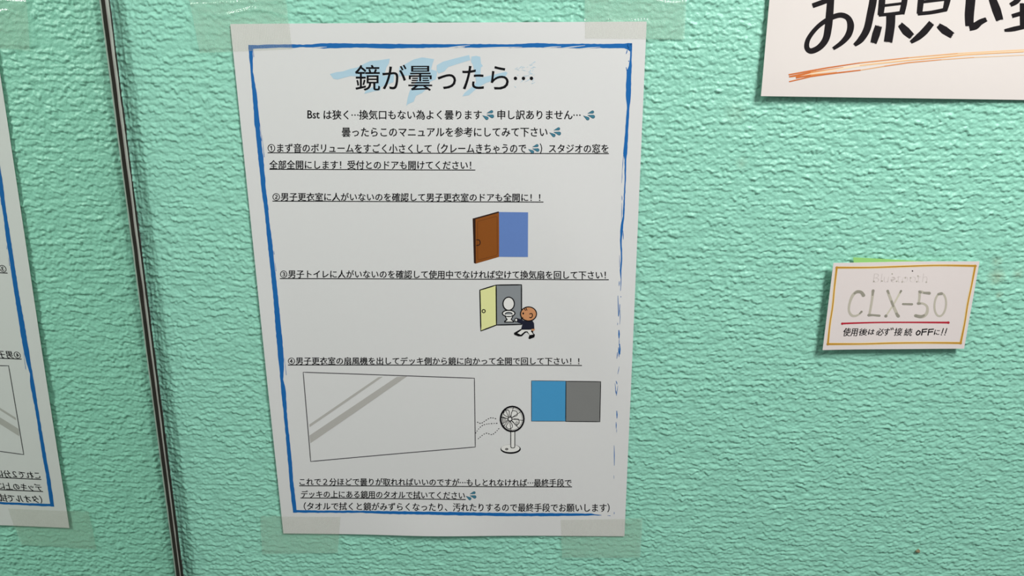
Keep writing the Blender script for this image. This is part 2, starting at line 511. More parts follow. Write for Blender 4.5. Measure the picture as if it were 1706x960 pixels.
for (u0, v0, u1, v1, w_) in ((1045, 83, 1043, 90, 1.6), (1043, 112, 1046, 124, 1.8), (1047, 101, 1047.5, 103, 1.6), (1038.4, 258, 1036.6, 285, 0.9), (1036.6, 285, 1035.6, 305, 0.7),
        (1035.8, 326, 1036.2, 334, 1.0), (1036, 338, 1035, 366, 0.8), (1037.8, 384, 1038.2, 399, 1.2), (1032, 425, 1031.9, 445, 0.7), (1031.5, 468, 1031, 476, 1.2), (1034, 493, 1034, 495, 1.2),
        (1029.2, 492, 1030, 526, 1.3), (1032.6, 506, 1030.4, 527, 1.3), (1033, 516, 1032.4, 540, 0.8), (1028.6, 537, 1028.4, 541, 0.8), (1030.8, 549, 1031, 563, 2.6), (1031.2, 563, 1031, 575, 0.8),
        (1032, 572, 1032.4, 590, 2.4), (1030, 578, 1031, 594, 1.6), (1028.4, 586, 1027.4, 597, 1.2), (1031.4, 610, 1028.8, 623, 0.8), (1026, 634, 1028, 640, 1.4), (1024.6, 638, 1025.6, 655, 0.9),
        (1029, 642, 1027, 658, 0.8), (1026, 650, 1027, 659, 1.2), (1027.4, 684, 1027.8, 697, 1.9), (1026.2, 703, 1026.4, 714, 1.3), (1027, 714, 1027, 721, 0.6), (1023, 742, 1023.4, 776, 1.2),
        (1022.6, 792, 1022.8, 798, 0.6), (1023, 853, 1023, 857, 1.0)):
    k.stroke([(u0, v0), ((u0 + u1) / 2 + 0.2, (v0 + v1) / 2), (u1, v1)], [w_ * 0.4, w_, w_ * 0.4], ink_b, cap=False)
k.build('brush_flecks', poster, 'dry brush flecks down the right side of the blue border')['kind'] = 'stuff'
k = ink()
k.band([(488.5, 849, 853.8), (530, 850.3, 854.2), (600, 850.8, 854.2), (640, 851, 855.9), (700, 851.6, 856.4), (760, 852.4, 857.6), (850, 854.5, 859.6), (950, 855, 859.6), (985, 855.8, 858.8), (1002, 858.2, 858.8)], ink_b, vertical=False, seed=15)
k.stroke([(1012, 859), (1017, 859.4)], [0.4, 0.9], ink_b, cap=False)
k.build('border', poster, 'bottom side of the blue brushed border')

# pale blue brush writing behind the heading
k = ink()
def T8(pts): return [(530 + a / 4.611, 80 + c / 4.611) for a, c in pts]
for pts in (
    [(92, 200), (140, 186), (190, 180), (250, 160), (300, 150), (362, 118), (400, 100), (470, 94), (552, 82), (545, 118), (525, 150), (515, 190), (500, 215), (585, 200), (580, 262), (520, 285), (485, 300), (480, 325), (430, 332), (355, 352), (365, 330), (420, 300), (450, 262), (470, 215), (400, 225), (250, 215), (150, 242), (118, 236)],
    [(625, 150), (680, 118), (735, 88), (800, 72), (892, 86), (880, 120), (868, 165), (915, 178), (912, 205), (905, 240), (862, 258), (850, 300), (800, 345), (752, 368), (735, 412), (690, 432), (678, 446), (690, 380), (705, 330), (760, 250), (780, 200), (700, 210), (620, 218)],
    [(912, 132), (960, 105), (1060, 78), (1160, 54), (1172, 92), (1080, 120), (1000, 146), (970, 180), (925, 196), (912, 170)],
    [(1178, 66), (1215, 60), (1246, 68), (1252, 120), (1266, 138), (1250, 150), (1246, 230), (1330, 210), (1440, 182), (1456, 190), (1440, 218), (1290, 268), (1220, 310), (1160, 362), (1108, 372), (1125, 345), (1180, 300), (1215, 262), (1205, 200), (1190, 130), (1175, 105)],
    ):
    k.poly(T8(pts), ink_lb)
r = random.Random(4)
for q in range(46):
    u, v = 1500 + r.uniform(0, 150), 120 + r.uniform(0, 190)
    if abs((v - 200) - (1575 - u) * 0.7) > 70 and r.random() < 0.7: continue
    k.stroke(T8([(u, v), (u + r.uniform(10, 32), v + r.uniform(-22, 14))]), [0.3, r.uniform(0.5, 1.6)], ink_lb, cap=False)
k.build('brush_writing', poster, 'pale blue brushed lettering behind the heading')

k = ink(); k.text('鏡が曇ったら⋯', 592, 888, 108.5, 151, 107, 151.5, ink_k, layer=1, res=4, heavy=0.06)
k.build('heading', poster)

drop_m = mat('teal_drop_print', (62, 118, 140), 0.5, 0.3)
drop_d = mat('dark_drop_print', (32, 62, 82), 0.5, 0.3)
def drops(k, u, v, s=1.0):
    def tear(tx, ty, bx, by, rr):
        d = math.atan2(by - ty, bx - tx); L = math.hypot(bx - tx, by - ty)
        for grow, m, ly in ((0.9, drop_d, 1), (0.0, drop_m, 2)):
            pts = []
            for q in range(15):
                t = -1.9 + 3.8 * q / 14
                pts.append((bx + math.cos(d + t) * (rr + grow * 0.6), by + math.sin(d + t) * (rr + grow * 0.6)))
            pts.append((tx - math.cos(d) * (grow - 0.9), ty - math.sin(d) * (grow - 0.9)))
            k.poly([(u + a * s, v + c * s) for a, c in pts], m, ly)
    tear(-3.0, -3.2, 5.6, -5.8, 2.0)
    tear(-3.0, -0.6, 6.6, 2.0, 2.5)
    tear(-10, 0.2, -2.4, 5.2, 2.3)

def line(segs, under=None, emo=()):
    k = ink()
    for (s, x0, x1, t0, b0, t1, b1) in segs:
        k.text(s, x0, x1, t0, b0, t1, b1, ink_k, heavy=0.085)
    if under:
        k.stroke([under[0:2], under[2:4]], 1.45, ink_k, cap=False)
    for e in emo: drops(k, *e)
    return k.build('text_line', poster)
line([('Bst', 512.5, 532.5, 184, 197.5, 184, 197.5), ('は狭く⋯換気口もない為よく曇ります', 539.5, 802.5, 183.4, 199.2, 183.4, 199.4), ('申し訳ありません⋯', 829, 967, 183.2, 199, 183.2, 199.6)],
     emo=((813.5, 191.8), (981.5, 192.4)))
line([('曇ったらこのマニュアルを参考にしてみて下さい', 569.8, 912, 212, 228.2, 211.8, 228)], emo=((925, 220.4),))
line([('①まず音のボリュームをすごく小さくして', 446.3, 719, 239, 254, 240, 255), ('（クレームきちゃうので', 729, 876.5, 239, 255.5, 239, 255.5), ('）', 899.5, 903, 239, 256, 239, 256), ('スタジオの窓を', 914.5, 1013.5, 240, 254.5, 240, 254.8)],
     (446, 254.6, 1014.3, 256), ((889.4, 248, 0.95),))
line([('全部全開にします！受付とのドアも開けてください！', 449, 785, 267, 281.6, 267.8, 282.4)], (449, 282.2, 792, 283.2))
line([('②男子更衣室に人がいないのを確認して男子更衣室のドアも全開に！！', 454.4, 900, 321, 334.6, 322, 335.6)], (454, 335.2, 905.3, 336.4))
line([('③男子トイレに人がいないのを確認して使用中でなければ空けて換気扇を回して下さい！', 467, 1009, 450, 463.4, 450.8, 464.6)], (466.5, 464.2, 1014, 465.6))
line([('④男子更衣室の扇風機を出してデッキ側から鏡に向かって全開で回して下さい！！', 480.2, 965, 595, 607.6, 595.4, 607.6)], (480, 608.2, 969.4, 608.6))
line([('これで２分ほどで曇りが取れればいいのですが⋯もしとれなければ⋯最終手段で', 499.5, 952, 796.4, 808.6, 798, 810.6)], (498.8, 809.2, 953, 811.2))
line([('デッキの上にある鏡用のタオルで拭いてください', 502, 774.5, 817, 829, 819, 831.6)], (501, 829.4, 776, 832))
k = Ink(poster_surf); drops(k, 785, 825.8, 0.9); k.build('drops_picture', poster)
line([('（タオルで拭くと鏡がみずらくなったり、汚れたりするので最終手段でお願いします）', 506.5, 1015.5, 836.5, 849.6, 839, 853.6)])

# pictures on the poster
def TT(ox, oy, s): return lambda pts: [(ox + a / s, oy + c / s) for a, c in pts]
T5 = TT(760, 330, 3.84)
brown = mat('brown_print', (134, 74, 22), 0.5, 0.3, 0.04, 900); dbrown = mat('dark_brown_print', (44, 22, 14), 0.5, 0.3); mbrown = mat('brown_line_print', (112, 58, 16), 0.5, 0.3)
blue2 = mat('slate_blue_print', (96, 126, 186), 0.5, 0.3, 0.03, 900)
k = ink()
k.poly(T5([(274, 88), (460, 90), (459, 376), (274, 375)]), blue2)
k.poly(T5([(106, 130), (272, 84), (275, 92), (124, 134), (126, 419), (114, 414)]), dbrown, 1)
k.poly(T5([(120, 132), (274, 90), (276, 375), (124, 419)]), brown)
k.stroke(T5([(140, 148), (255, 116), (262, 120), (264, 356), (256, 366), (146, 394), (138, 388), (137, 155)]), 0.8, mbrown, 1, closed=True, smooth=False)
k.stroke(T5([(132, 266), (148, 268), (154, 284), (148, 298), (132, 302)]), 1.5, dbrown, 1)
k.build('door_picture', poster, 'picture of an open brown door beside a blue panel')

k = ink()
yel = mat('pale_yellow_print', (220, 220, 156), 0.5, 0.3); gry = mat('cool_grey_print', (134, 138, 142), 0.5, 0.3); skin = mat('tan_print', (200, 140, 98), 0.5, 0.3); navy = mat('navy_print', (26, 28, 46), 0.5, 0.3)
k.poly(T5([(256, 556), (418, 554), (418, 808), (258, 812)]), gry)
k.stroke(T5([(256, 556), (418, 554), (418, 808), (258, 812)]), 2.0, ink_k, 1, closed=True, smooth=False)
k.poly(T5([(152, 588), (256, 556), (258, 812), (158, 850)]), yel)
k.stroke(T5([(152, 588), (256, 556), (258, 812), (158, 850)]), 2.0, ink_k, 1, closed=True, smooth=False)
def ring(cx, cy, rx, ry, w_, fill, ly, T=T5, s=3.84):
    w_ = w_ * 1.25
    (u, v), = T([(cx, cy)])
    k.ellipse(u, v, rx / s + w_ / 2, ry / s + w_ / 2, ink_k, ly)
    k.ellipse(u, v, rx / s - w_ / 2, ry / s - w_ / 2, fill, ly + 1)
ring(176, 723, 10, 10, 1.3, yel, 1)
k.poly(T5([(308, 752), (368, 752), (356, 776), (372, 786), (370, 796), (308, 797), (306, 788), (320, 776)]), ink_k, 1)
k.poly(T5([(318, 758), (358, 758), (348, 778), (362, 788), (360, 790), (316, 790), (330, 778)]), white_p, 2)
ring(336, 737, 40, 20, 1.5, white_p, 3)
ring(336, 741, 22, 10, 1.2, gry, 5)
k.poly(T5([(312, 744), (360, 744), (352, 754), (320, 754)]), white_p, 7)
ring(336, 675, 36, 42, 1.5, white_p, 7)
# walking figure
k.poly(T5([(412, 838), (370, 862), (372, 874), (398, 884), (420, 884), (442, 862), (452, 858), (470, 874), (462, 896), (470, 902), (500, 890), (504, 874), (492, 862), (494, 838)]), ink_k, 3)
k.poly(T5([(420, 842), (392, 864), (414, 874), (440, 852), (456, 852), (472, 876), (494, 872), (478, 852), (482, 842)]), white_p, 4)
k.poly(T5([(486, 828), (500, 830), (503, 844), (492, 850), (480, 846)]), skin, 4)
k.poly(T5([(392, 768), (420, 776), (430, 784), (486, 780), (498, 800), (500, 836), (416, 838), (424, 806), (392, 794)]), navy, 5)
ring(384, 779, 9, 11, 1.2, white_p, 6)
ring(463, 740, 51, 45, 1.4, skin, 7)
k.stroke(T5([(470, 740), (484, 738), (488, 752), (480, 764), (470, 762)]), 1.5, ink_k, 9)
k.ellipse(*T5([(429, 737)])[0], 1.3, 1.9, ink_k, 9)
k.stroke(T5([(418, 758), (422, 764), (430, 762)]), 0.8, ink_k, 9)
for a in ((436, 706, 444, 718), (446, 702, 453, 716)):
    k.stroke(T5([a[:2], a[2:]]), 1.3, ink_k, 9)
k.build('toilet_picture', poster, 'picture of a bald figure walking to a toilet behind an open yellow door')

T6 = TT(440, 580, 4.572)
k = ink(); lg = mat('grey_stripe_print', (176, 173, 169), 0.5, 0.3); dk = mat('dark_grey_print', (70, 68, 72), 0.5, 0.3)
k.poly(T6([(345, 582), (870, 222), (905, 218), (348, 602)]), lg)
k.poly(T6([(346, 666), (1010, 220), (1092, 214), (354, 724)]), lg)
k.stroke(T6([(298, 184), (1602, 229), (1609, 752), (356, 863)]), 1.35, dk, 1, closed=True, smooth=False)
k.build('mirror_picture', poster, 'outline picture of a slanting mirror with two grey gloss stripes')

T7 = TT(760, 580, 4.571)
k = ink(); sky = mat('mid_blue_print', (68, 146, 194), 0.5, 0.3, 0.03, 900); dg = mat('deck_grey_print', (123, 123, 122), 0.5, 0.3, 0.03, 900)
k.poly(T7([(573, 248), (835, 250), (833, 557), (573, 556)]), sky)
k.poly(T7([(836, 252), (1100, 253), (1094, 560), (834, 558)]), dg)
k.stroke(T7([(573, 248), (835, 250), (833, 557), (573, 556)]), 0.9, dk, 1, closed=True, smooth=False)
k.stroke(T7([(836, 252), (1100, 253), (1094, 560), (834, 558)]), 1.2, ink_k, 2, closed=True, smooth=False)
k.build('panel_picture', poster, 'picture of a blue panel beside a grey panel')

k = ink()
def fring(cx, cy, rx, ry, w_, fill, ly): ring(cx, cy, rx, ry, w_, fill, ly, T7, 4.571)
k.ellipse(*T7([(415, 768)])[0], 77 / 4.571, 36 / 4.571, ink_k, 0)
k.ellipse(*T7([(413, 762)])[0], 70 / 4.571, 29 / 4.571, white_p, 1)
fring(385, 768, 9, 6, 0.9, lg, 2)
k.poly(T7([(413, 625), (450, 625), (450, 752), (442, 761), (421, 761), (413, 752)]), ink_k, 2)
k.poly(T7([(419, 625), (444, 625), (444, 750), (438, 756), (425, 756), (419, 750)]), white_p, 3)
fring(427, 538, 88, 94, 2.3, white_p, 4)
k.stroke([(T7([(427 + 76 * math.cos(t), 538 + 82 * math.sin(t))])[0]) for t in (2 * math.pi * q / 22 for q in range(22))], 0.5, ink_k, 6, closed=True, sub=2)
for ang in range(8):
    t = ang * math.pi / 4 + 0.12
    k.stroke(T7([(410 + 14 * math.cos(t), 538 + 14 * math.sin(t)), (427 + 84 * math.cos(t), 538 + 90 * math.sin(t))]), 0.95, ink_k, 6, cap=False)
for a0 in (0.3, 1.56, 2.9, 4.1, 5.3):
    pts = [(410 + r_ * math.cos(a0 + da), 538 + r_ * math.sin(a0 + da)) for r_, da in ((16, 0), (42, -0.35), (66, -0.25), (76, 0.15), (62, 0.5), (36, 0.45), (16, 0.4))]
    k.stroke(T7(pts), 0.95, ink_k, 7, cap=False)
for rr in (44, 54, 64):
    for a0 in (0.35, 2.75):
        k.stroke(T7([(420 + rr * math.cos(a0 + q * 0.16), 540 + rr * math.sin(a0 + q * 0.16)) for q in range(5)]), 0.75, ink_k, 7, cap=False)
fring(410, 538, 15, 15, 1.2, white_p, 8)
k.build('fan_picture', poster, 'line picture of a pedestal fan')
k = ink()
for pts in ([(160, 562), (190, 572), (225, 550), (265, 530), (312, 540)], [(147, 648), (185, 600), (230, 578), (322, 571)], [(167, 690), (225, 648), (280, 655), (342, 593)]):
    p2 = [Vector(q) for q in T7(pts)]
    # resample evenly into dashes
    dense = []
    n = len(p2)
    for a in range(n - 1):
        g_ = lambda q: p2[min(max(q, 0), n - 1)]
        p0, p1, pp, p3 = g_(a - 1), g_(a), g_(a + 1), g_(a + 2)
        for s in range(30):
            t = s / 30
            dense.append(0.5 * ((2 * p1) + (pp - p0) * t + (2 * p0 - 5 * p1 + 4 * pp - p3) * t * t + (3 * p1 - p0 - 3 * pp + p3) * t ** 3))
    acc, cur = 0, []
    for a in range(len(dense) - 1):
        acc += (dense[a + 1] - dense[a]).length
        if acc % 4.1 < 2.5: cur.append(dense[a])
        else:
            if len(cur) > 1: k.stroke([tuple(q) for q in cur], 1.25, ink_k, 1, smooth=False, cap=False)
            cur = []
k.build('wind_lines', poster, 'three dashed lines of air from the fan')

# ------------------------------------------------------------------ hand-written sign, upper right (continues above and right of the frame)
sign_paper = mat('smooth_white_paper', (216, 208, 204), 0.5, 0.35, 0.012, 200)
s0 = P(1266, 160, 0.9)
ang = math.atan2(P(1706, 166.5, 0.9)[1] - s0[1], P(1706, 166.5, 0.9)[0] - s0[0])
sx, sy = math.cos(ang), math.sin(ang)
tl = P(1281, 0, 0.9)
up = ((tl[0] - s0[0]) / math.hypot(tl[0] - s0[0], tl[1] - s0[1]), (tl[1] - s0[1]) / math.hypot(tl[0] - s0[0], tl[1] - s0[1]))
def sign_c(a, c):
    return s0[0] + 364 * a * sx + 257 * c * up[0], s0[1] + 364 * a * sy + 257 * c * up[1]
def sign_surf(X, Z):
    dx, dz = X - s0[0], Z - s0[1]
    return 0.9 + 1.3 * g(dz, 0, 26) * (0.5 + 0.5 * math.sin(dx / 40 + 0.4)) + 0.9 * g(dx, 0, 22) + 0.5 * math.sin(dx / 31.0) * math.sin(dz / 24.0) ** 2 * 0.5
sign = empty('handwritten_sign', (s0[0] * MM, -0.0009, s0[1] * MM))
tag(sign, 'large white paper with thick black brush-pen characters and an orange underline, upper right', 'sign')
sheet('paper_sheet', sign_c, 60, 44, sign_surf, 0.15, sign_paper, sign)
brush = mat('black_brush_ink', (24, 20, 23), 0.6, 0.12, 0.5, 500)
TS = TT(1240, 0, 3.661)
Tz = TT(1280, 0, 6.4)
def glyph(strokes, label=None):
    k = Ink(sign_surf, base_off=1.2)
    rr = random.Random(len(strokes))
    for T, pts, w_ in strokes:
        pp = T(pts)
        if not isinstance(w_, (list, tuple)): w_ = [w_] * len(pp)
        s = 3.661 if T is TS else 6.4
        ww = [q / s * (1.14 if T is TS else 1.04) for q in w_]
        k.stroke(pp, ww, brush, 0, cap=False, sub=8)
        # bristle marks along both ends and sides of the pen stroke
        for end, nb in ((0, pp[1]), (-1, pp[-2])):
            e = Vector(pp[end]); d = (e - Vector(nb)).normalized(); nrm = Vector((-d.y, d.x)); w0 = ww[end]
            for q in range(7):
                o = (q / 6 - 0.5) * w0 * 0.86
                a = e + nrm * o
                k.stroke([tuple(a - d * 1.2), tuple(a + d * rr.uniform(0.2, 1.3))], [w0 * 0.15, w0 * 0.05], brush, 1, cap=False)
    return k.build('brush_character', sign, label)
glyph([(Tz, [(470, 62), (560, 30), (640, 0), (780, -60)], [50, 52, 50, 40]),
       (Tz, [(690, -200), (668, -40), (652, 150), (636, 300), (608, 420), (540, 505), (450, 545), (405, 505), (425, 410), (520, 290), (640, 205), (760, 162), (845, 190), (876, 270), (852, 370), (780, 455), (688, 520)],
        [60, 72, 78, 76, 70, 62, 58, 54, 46, 44, 50, 54, 58, 72, 66, 50, 34]),
       (Tz, [(860, -150), (900, -110), (930, -60)], [40, 55, 40])], 'first brush character, partly above the frame')
glyph([(Tz, [(1125, -220), (1120, -20), (1088, 150), (1050, 310), (985, 420), (915, 482)], [70, 78, 76, 74, 66, 36]),
       (TS, [(790, -60), (900, -75), (1010, -85)], 24),
       (TS, [(843, -40), (838, 30), (830, 92)], [34, 36, 32]), (TS, [(985, -50), (975, 20), (960, 84)], [30, 32, 30]),
       (TS, [(820, 92), (890, 86), (972, 76)], [18, 18, 20]), (TS, [(840, 36), (972, 20)], 15), (TS, [(840, -34), (985, -52)], 18),
       (TS, [(893, 92), (890, 160), (875, 256)], [50, 48, 46]), (TS, [(818, 160), (802, 210), (786, 262)], [38, 42, 34]),
       (TS, [(950, 150), (985, 190), (1020, 222)], [30, 46, 36]),
       (TS, [(1085, -50), (1078, 0), (1068, 84)], [30, 34, 30]), (TS, [(1245, -60), (1240, 0), (1225, 62)], [30, 34, 26]),
       (TS, [(1060, 84), (1140, 76), (1232, 58)], [20, 20, 22]), (TS, [(1085, 12), (1235, -6)], 17), (TS, [(1085, -46), (1245, -66)], 18), (TS, [(1050, -90), (1270, -110)], 18),
       (TS, [(1142, 140), (1100, 190), (1060, 226), (1014, 258)], [34, 38, 34, 18]),
       (TS, [(1184, 156), (1220, 184), (1268, 216)], [28, 44, 36])], 'second brush character, partly above the frame')
glyph([(TS, [(1385, -70), (1382, 0), (1374, 90), (1374, 158)], [46, 52, 50, 44]), (TS, [(1374, 164), (1410, 158), (1440, 136), (1478, 118)], [44, 40, 32, 24]),
       (TS, [(1500, -60), (1518, 0), (1540, 60), (1560, 122)], [34, 42, 48, 40])], 'third brush character, partly above the frame')
glyph([(TS, [(1610, -70), (1800, -90)], 24), (TS, [(1626, 30), (1665, 6), (1700, -40)], [22, 30, 24]), (TS, [(1636, 98), (1700, 80), (1790, 60)], [22, 24, 22]),
       (TS, [(1590, 186), (1650, 176), (1810, 140)], [14, 26, 22]), (TS, [(1705, 20), (1706, 100), (1706, 168)], [38, 40, 38]),
       (TS, [(1860, -100), (1840, 0), (1800, 90)], [30, 36, 26]), (TS, [(1850, -20), (1960, -40)], [24, 22]), (TS, [(1940, -30), (1900, 80), (1820, 180)], [26, 32, 18]), (TS, [(1850, 20), (1900, 110), (1990, 180)], [20, 32, 40])],
      'fourth brush character, cut by the right edge of the frame')
k = Ink(sign_surf, base_off=1.2)
tints = [mat('orange_pen_ink', (200, 108, 52), 0.6, 0.2), mat('light_orange_pen_ink', (214, 140, 84), 0.6, 0.2), mat('faded_orange_pen_ink', (222, 168, 116), 0.6, 0.2), mat('pale_orange_pen_ink', (226, 190, 150), 0.6, 0.2)]
pale = mat('pale_yellow_pen_ink', (230, 208, 180), 0.6, 0.2)
def inkline(pts, ws, ms, ly):
    for a in range(len(pts) - 1):
        k.stroke(TS([pts[a], pts[a + 1]]), [ws[a] / 3.661, ws[a + 1] / 3.661], ms[a], ly, cap=False, smooth=False)
inkline([(290, 466), (400, 448), (500, 432), (700, 400), (1000, 366), (1300, 338), (1500, 322), (1706, 310), (1900, 300)], [10, 14, 15, 14, 13, 14, 14, 14, 12], [pale] * 8, 0)
inkline([(265, 456), (400, 432), (500, 414), (700, 384)], [8, 9, 8, 6], [tints[0], tints[0], tints[0]], 1)
inkline([(700, 384), (1000, 352), (1300, 326), (1500, 315), (1706, 304), (1900, 296)], [7, 6, 7, 8, 7, 6], [tints[1], tints[2], tints[3], tints[3], tints[3]], 1)
inkline([(268, 468), (330, 458), (400, 442), (500, 426), (600, 410)], [9, 14, 10, 6, 3], [tints[0], tints[0], tints[1], tints[1]], 1)
inkline([(268, 498), (340, 482), (400, 466), (500, 452), (620, 438), (705, 428)], [7, 7, 10, 9, 8, 7], [tints[0]] * 5, 1)
inkline([(310, 474), (400, 458), (560, 440)], [12, 8, 4], [tints[0], tints[1]], 2)
inkline([(705, 428), (850, 404), (1000, 382), (1200, 364), (1400, 350), (1706, 336), (1900, 330)], [5, 6, 7, 5, 5, 4, 4], [tints[2], tints[1], tints[1], tints[2], tints[3], tints[3]], 1)
inkline([(700, 400), (1000, 368), (1200, 350), (1350, 334), (1706, 316)], [4, 5, 8, 6, 5], [tints[2], tints[2], tints[2], tints[2]], 1)
k.build('pen_underline', sign, 'uneven orange pen underline')

# ------------------------------------------------------------------ small label card and the green slip behind it
cardpx = [(1370, 583), (1606, 581), (1631.5, 435.5), (1388, 438)]
CO = 3.2
cc = [P(u, v, CO) for u, v in cardpx]
def card_c(a, c):
    X = (cc[0][0] * (1 - a) + cc[1][0] * a) * (1 - c) + (cc[3][0] * (1 - a) + cc[2][0] * a) * c
    Z = (cc[0][1] * (1 - a) + cc[1][1] * a) * (1 - c) + (cc[3][1] * (1 - a) + cc[2][1] * a) * c
    return X, Z
def card_surf(X, Z):
    a = (X - cc[0][0]) / (cc[1][0] - cc[0][0]); c = (Z - cc[0][1]) / (cc[3][1] - cc[0][1])
    return CO + 0.9 * (a - 0.55) ** 2 * 4 * 0.7 - 0.5 + 0.5 * math.sin(a * 7 + 0.6) * (c - 0.4) + 0.3 * (1 - c)
card = empty('label_card', (cc[0][0] * MM, -CO * MM, cc[0][1] * MM))
tag(card, 'small white card with gold pen frame and red underline, right of the poster', 'card')
sheet('card_sheet', card_c, 34, 22, card_surf, 0.25, mat('white_card', (218, 208, 206), 0.5, 0.35, 0.012, 250), card)
TC = TT(1370, 430, 5.648)
def cink(): return Ink(card_surf, base_off=CO)
gold = mat('gold_pen_ink', (184, 134, 44), 0.5, 0.3, 0.12, 500); goldp = mat('pale_gold_bleed', (236, 212, 160), 0.6, 0.2)
k = cink()
corners = [(133, 88), (1437, 73), (1300, 800), (50, 808)]
for a in range(4):
    p, q = corners[a], corners[(a + 1) % 4]
    mid = [(p[0] + (q[0] - p[0]) * t + (3 * math.sin(9 * t + a)), p[1] + (q[1] - p[1]) * t + 5 * math.sin(6 * t + a * 1.3)) for t in (0.25, 0.5, 0.75)]
    k.stroke(TC([p] + mid + [q]), 4.2, goldp, 0)
    k.stroke(TC([p] + mid + [q]), [3.0, 2.1, 2.2, 2.1, 3.2], gold, 1)
    k.ellipse(*TC([p])[0], 2.3, 2.1, gold, 2)
k.build('pen_frame', card)
k = cink()
wash = mat('grey_wash_ink', (182, 176, 162), 0.6, 0.2); wash_d = mat('dark_wash_ink', (146, 142, 130), 0.6, 0.2); wash_l = mat('light_wash_ink', (196, 190, 172), 0.6, 0.2)
def let(pts, w_, m=wash, ly=0):
    k.stroke(TC(pts), [q / 5.648 for q in (w_ if isinstance(w_, (list, tuple)) else [w_] * len(pts))], m, ly)
let([(385, 350), (365, 322), (325, 318), (285, 352), (256, 425), (250, 495), (275, 538), (310, 545), (345, 530), (370, 505)], [34, 30, 30, 28, 22, 20, 24, 20, 16, 22])
let([(388, 350), (365, 322), (325, 318), (300, 335)], [32, 26, 26, 14], wash_d, 1); let([(352, 522), (370, 505)], [12, 18], wash_d, 1)
let([(478, 310), (468, 400), (445, 530)], [28, 22, 22]); let([(438, 538), (480, 538), (540, 544)], [26, 18, 20], wash_d, 1); let([(480, 308), (474, 350)], [26, 14], wash_d, 1)
let([(618, 312), (660, 425), (712, 545)], [26, 26, 30]); let([(745, 312), (672, 440), (605, 540)], [20, 14, 14], wash_l); let([(655, 410), (670, 455)], [20, 18], wash_d, 1)
let([(700, 525), (718, 548)], [22, 30], wash_d, 1); let([(598, 548), (602, 546)], [26, 28], wash_d, 1); let([(618, 312), (628, 335)], [24, 14], wash_d, 1); let([(745, 312), (735, 330)], [20, 12], wash_d, 1)
let([(762, 435), (848, 437)], [18, 20], wash_d, 1)
let([(1010, 332), (965, 330), (925, 322), (918, 380), (910, 432)], [28, 22, 26, 22, 22]); let([(910, 430), (955, 432), (990, 462), (985, 520), (945, 552), (880, 544)], [26, 18, 22, 28, 32, 30], wash, 0)
let([(960, 330), (1012, 334)], [18, 26], wash_d, 1); let([(918, 318), (930, 326)], [22, 22], wash_d, 1); let([(905, 430), (925, 430)], [24, 16], wash_d, 1); let([(880, 544), (925, 554), (960, 540)], [26, 28, 18], wash_d, 1)
k.stroke(TC([(1112 + 54 * math.cos(t) - 8 * math.sin(t), 440 + 108 * math.sin(t)) for t in (2 * math.pi * q / 14 for q in range(14))]), 18 / 5.648, wash, 0, closed=True)
let([(1095, 342), (1125, 336)], [22, 26], wash_d, 1)
k.build('pen_lettering', card, 'faded grey pen lettering across the card')
k = cink()
faint = mat('faint_pencil_ink', (194, 184, 180), 0.6, 0.2)
k.text('Bluetooth', *[q for q in (TC([(478, 0)])[0][0], TC([(992, 0)])[0][0])], TC([(0, 148)])[0][1], TC([(0, 230)])[0][1], TC([(0, 148)])[0][1], TC([(0, 230)])[0][1], faint, res=2, bold=-0.034, shear=0.15)
for a in ((485, 218), (563, 216), (660, 150), (702, 220), (755, 226), (785, 188), (835, 188), (893, 224), (905, 170), (982, 228)):
    let([a, (a[0] + 3, a[1] + 2)], 11, wash, 1)
let([(853, 124), (856, 126)], 11, ink_k, 1)
k.build('faded_lettering', card, 'almost vanished first line of lettering')
k = cink()
red = mat('red_pen_ink', (176, 34, 52), 0.5, 0.3)
k.stroke(TC([(186, 616), (500, 608), (800, 607), (1186, 608)]), [3.0, 2.4, 2.4, 3.2], red)
k.ellipse(*TC([(186, 617)])[0], 2.0, 2.0, red, 1); k.ellipse(*TC([(1186, 608)])[0], 2.2, 2.1, red, 1)
k.build('red_underline', card)
k = cink()
tx = lambda q: TC([(q, 0)])[0][0]
ty = lambda q: TC([(0, q)])[0][1]
def ct(s, a, b_, t, bt, bold=0.0): k.text(s, tx(a), tx(b_), ty(t), ty(bt), ty(t), ty(bt), ink_k, bold=bold, shear=0.22, res=2, heavy=0.09)
ct('使用', 198, 338, 658, 736, -0.004); ct('後', 345, 425, 664, 730, -0.004); ct('は', 432, 492, 672, 722); ct('必', 505, 578, 664, 730, -0.004); ct('す', 584, 640, 664, 732)
let([(648, 662), (652, 676)], 9, ink_k); let([(664, 660), (668, 674)], 9, ink_k)
ct('接', 676, 756, 660, 732, -0.004); ct('続', 768, 850, 664, 734, -0.004)
let([(905, 684), (886, 705), (892, 724), (912, 718), (922, 696), (905, 684)], 11, ink_k)
for a in (945, 1005):
    let([(a, 672), (a - 10, 726)], 11, ink_k); let([(a, 674), (a + 42, 670)], 11, ink_k); let([(a - 5, 698), (a + 34, 694)], 11, ink_k)
ct('に', 1052, 1106, 676, 724)
for a in (1140, 1172):
    let([(a, 664), (a - 14, 708)], 9, ink_k); let([(a - 20, 722), (a - 19, 724)], 10, ink_k)
k.build('pen_note', card, 'small black handwritten line at the foot of the card')

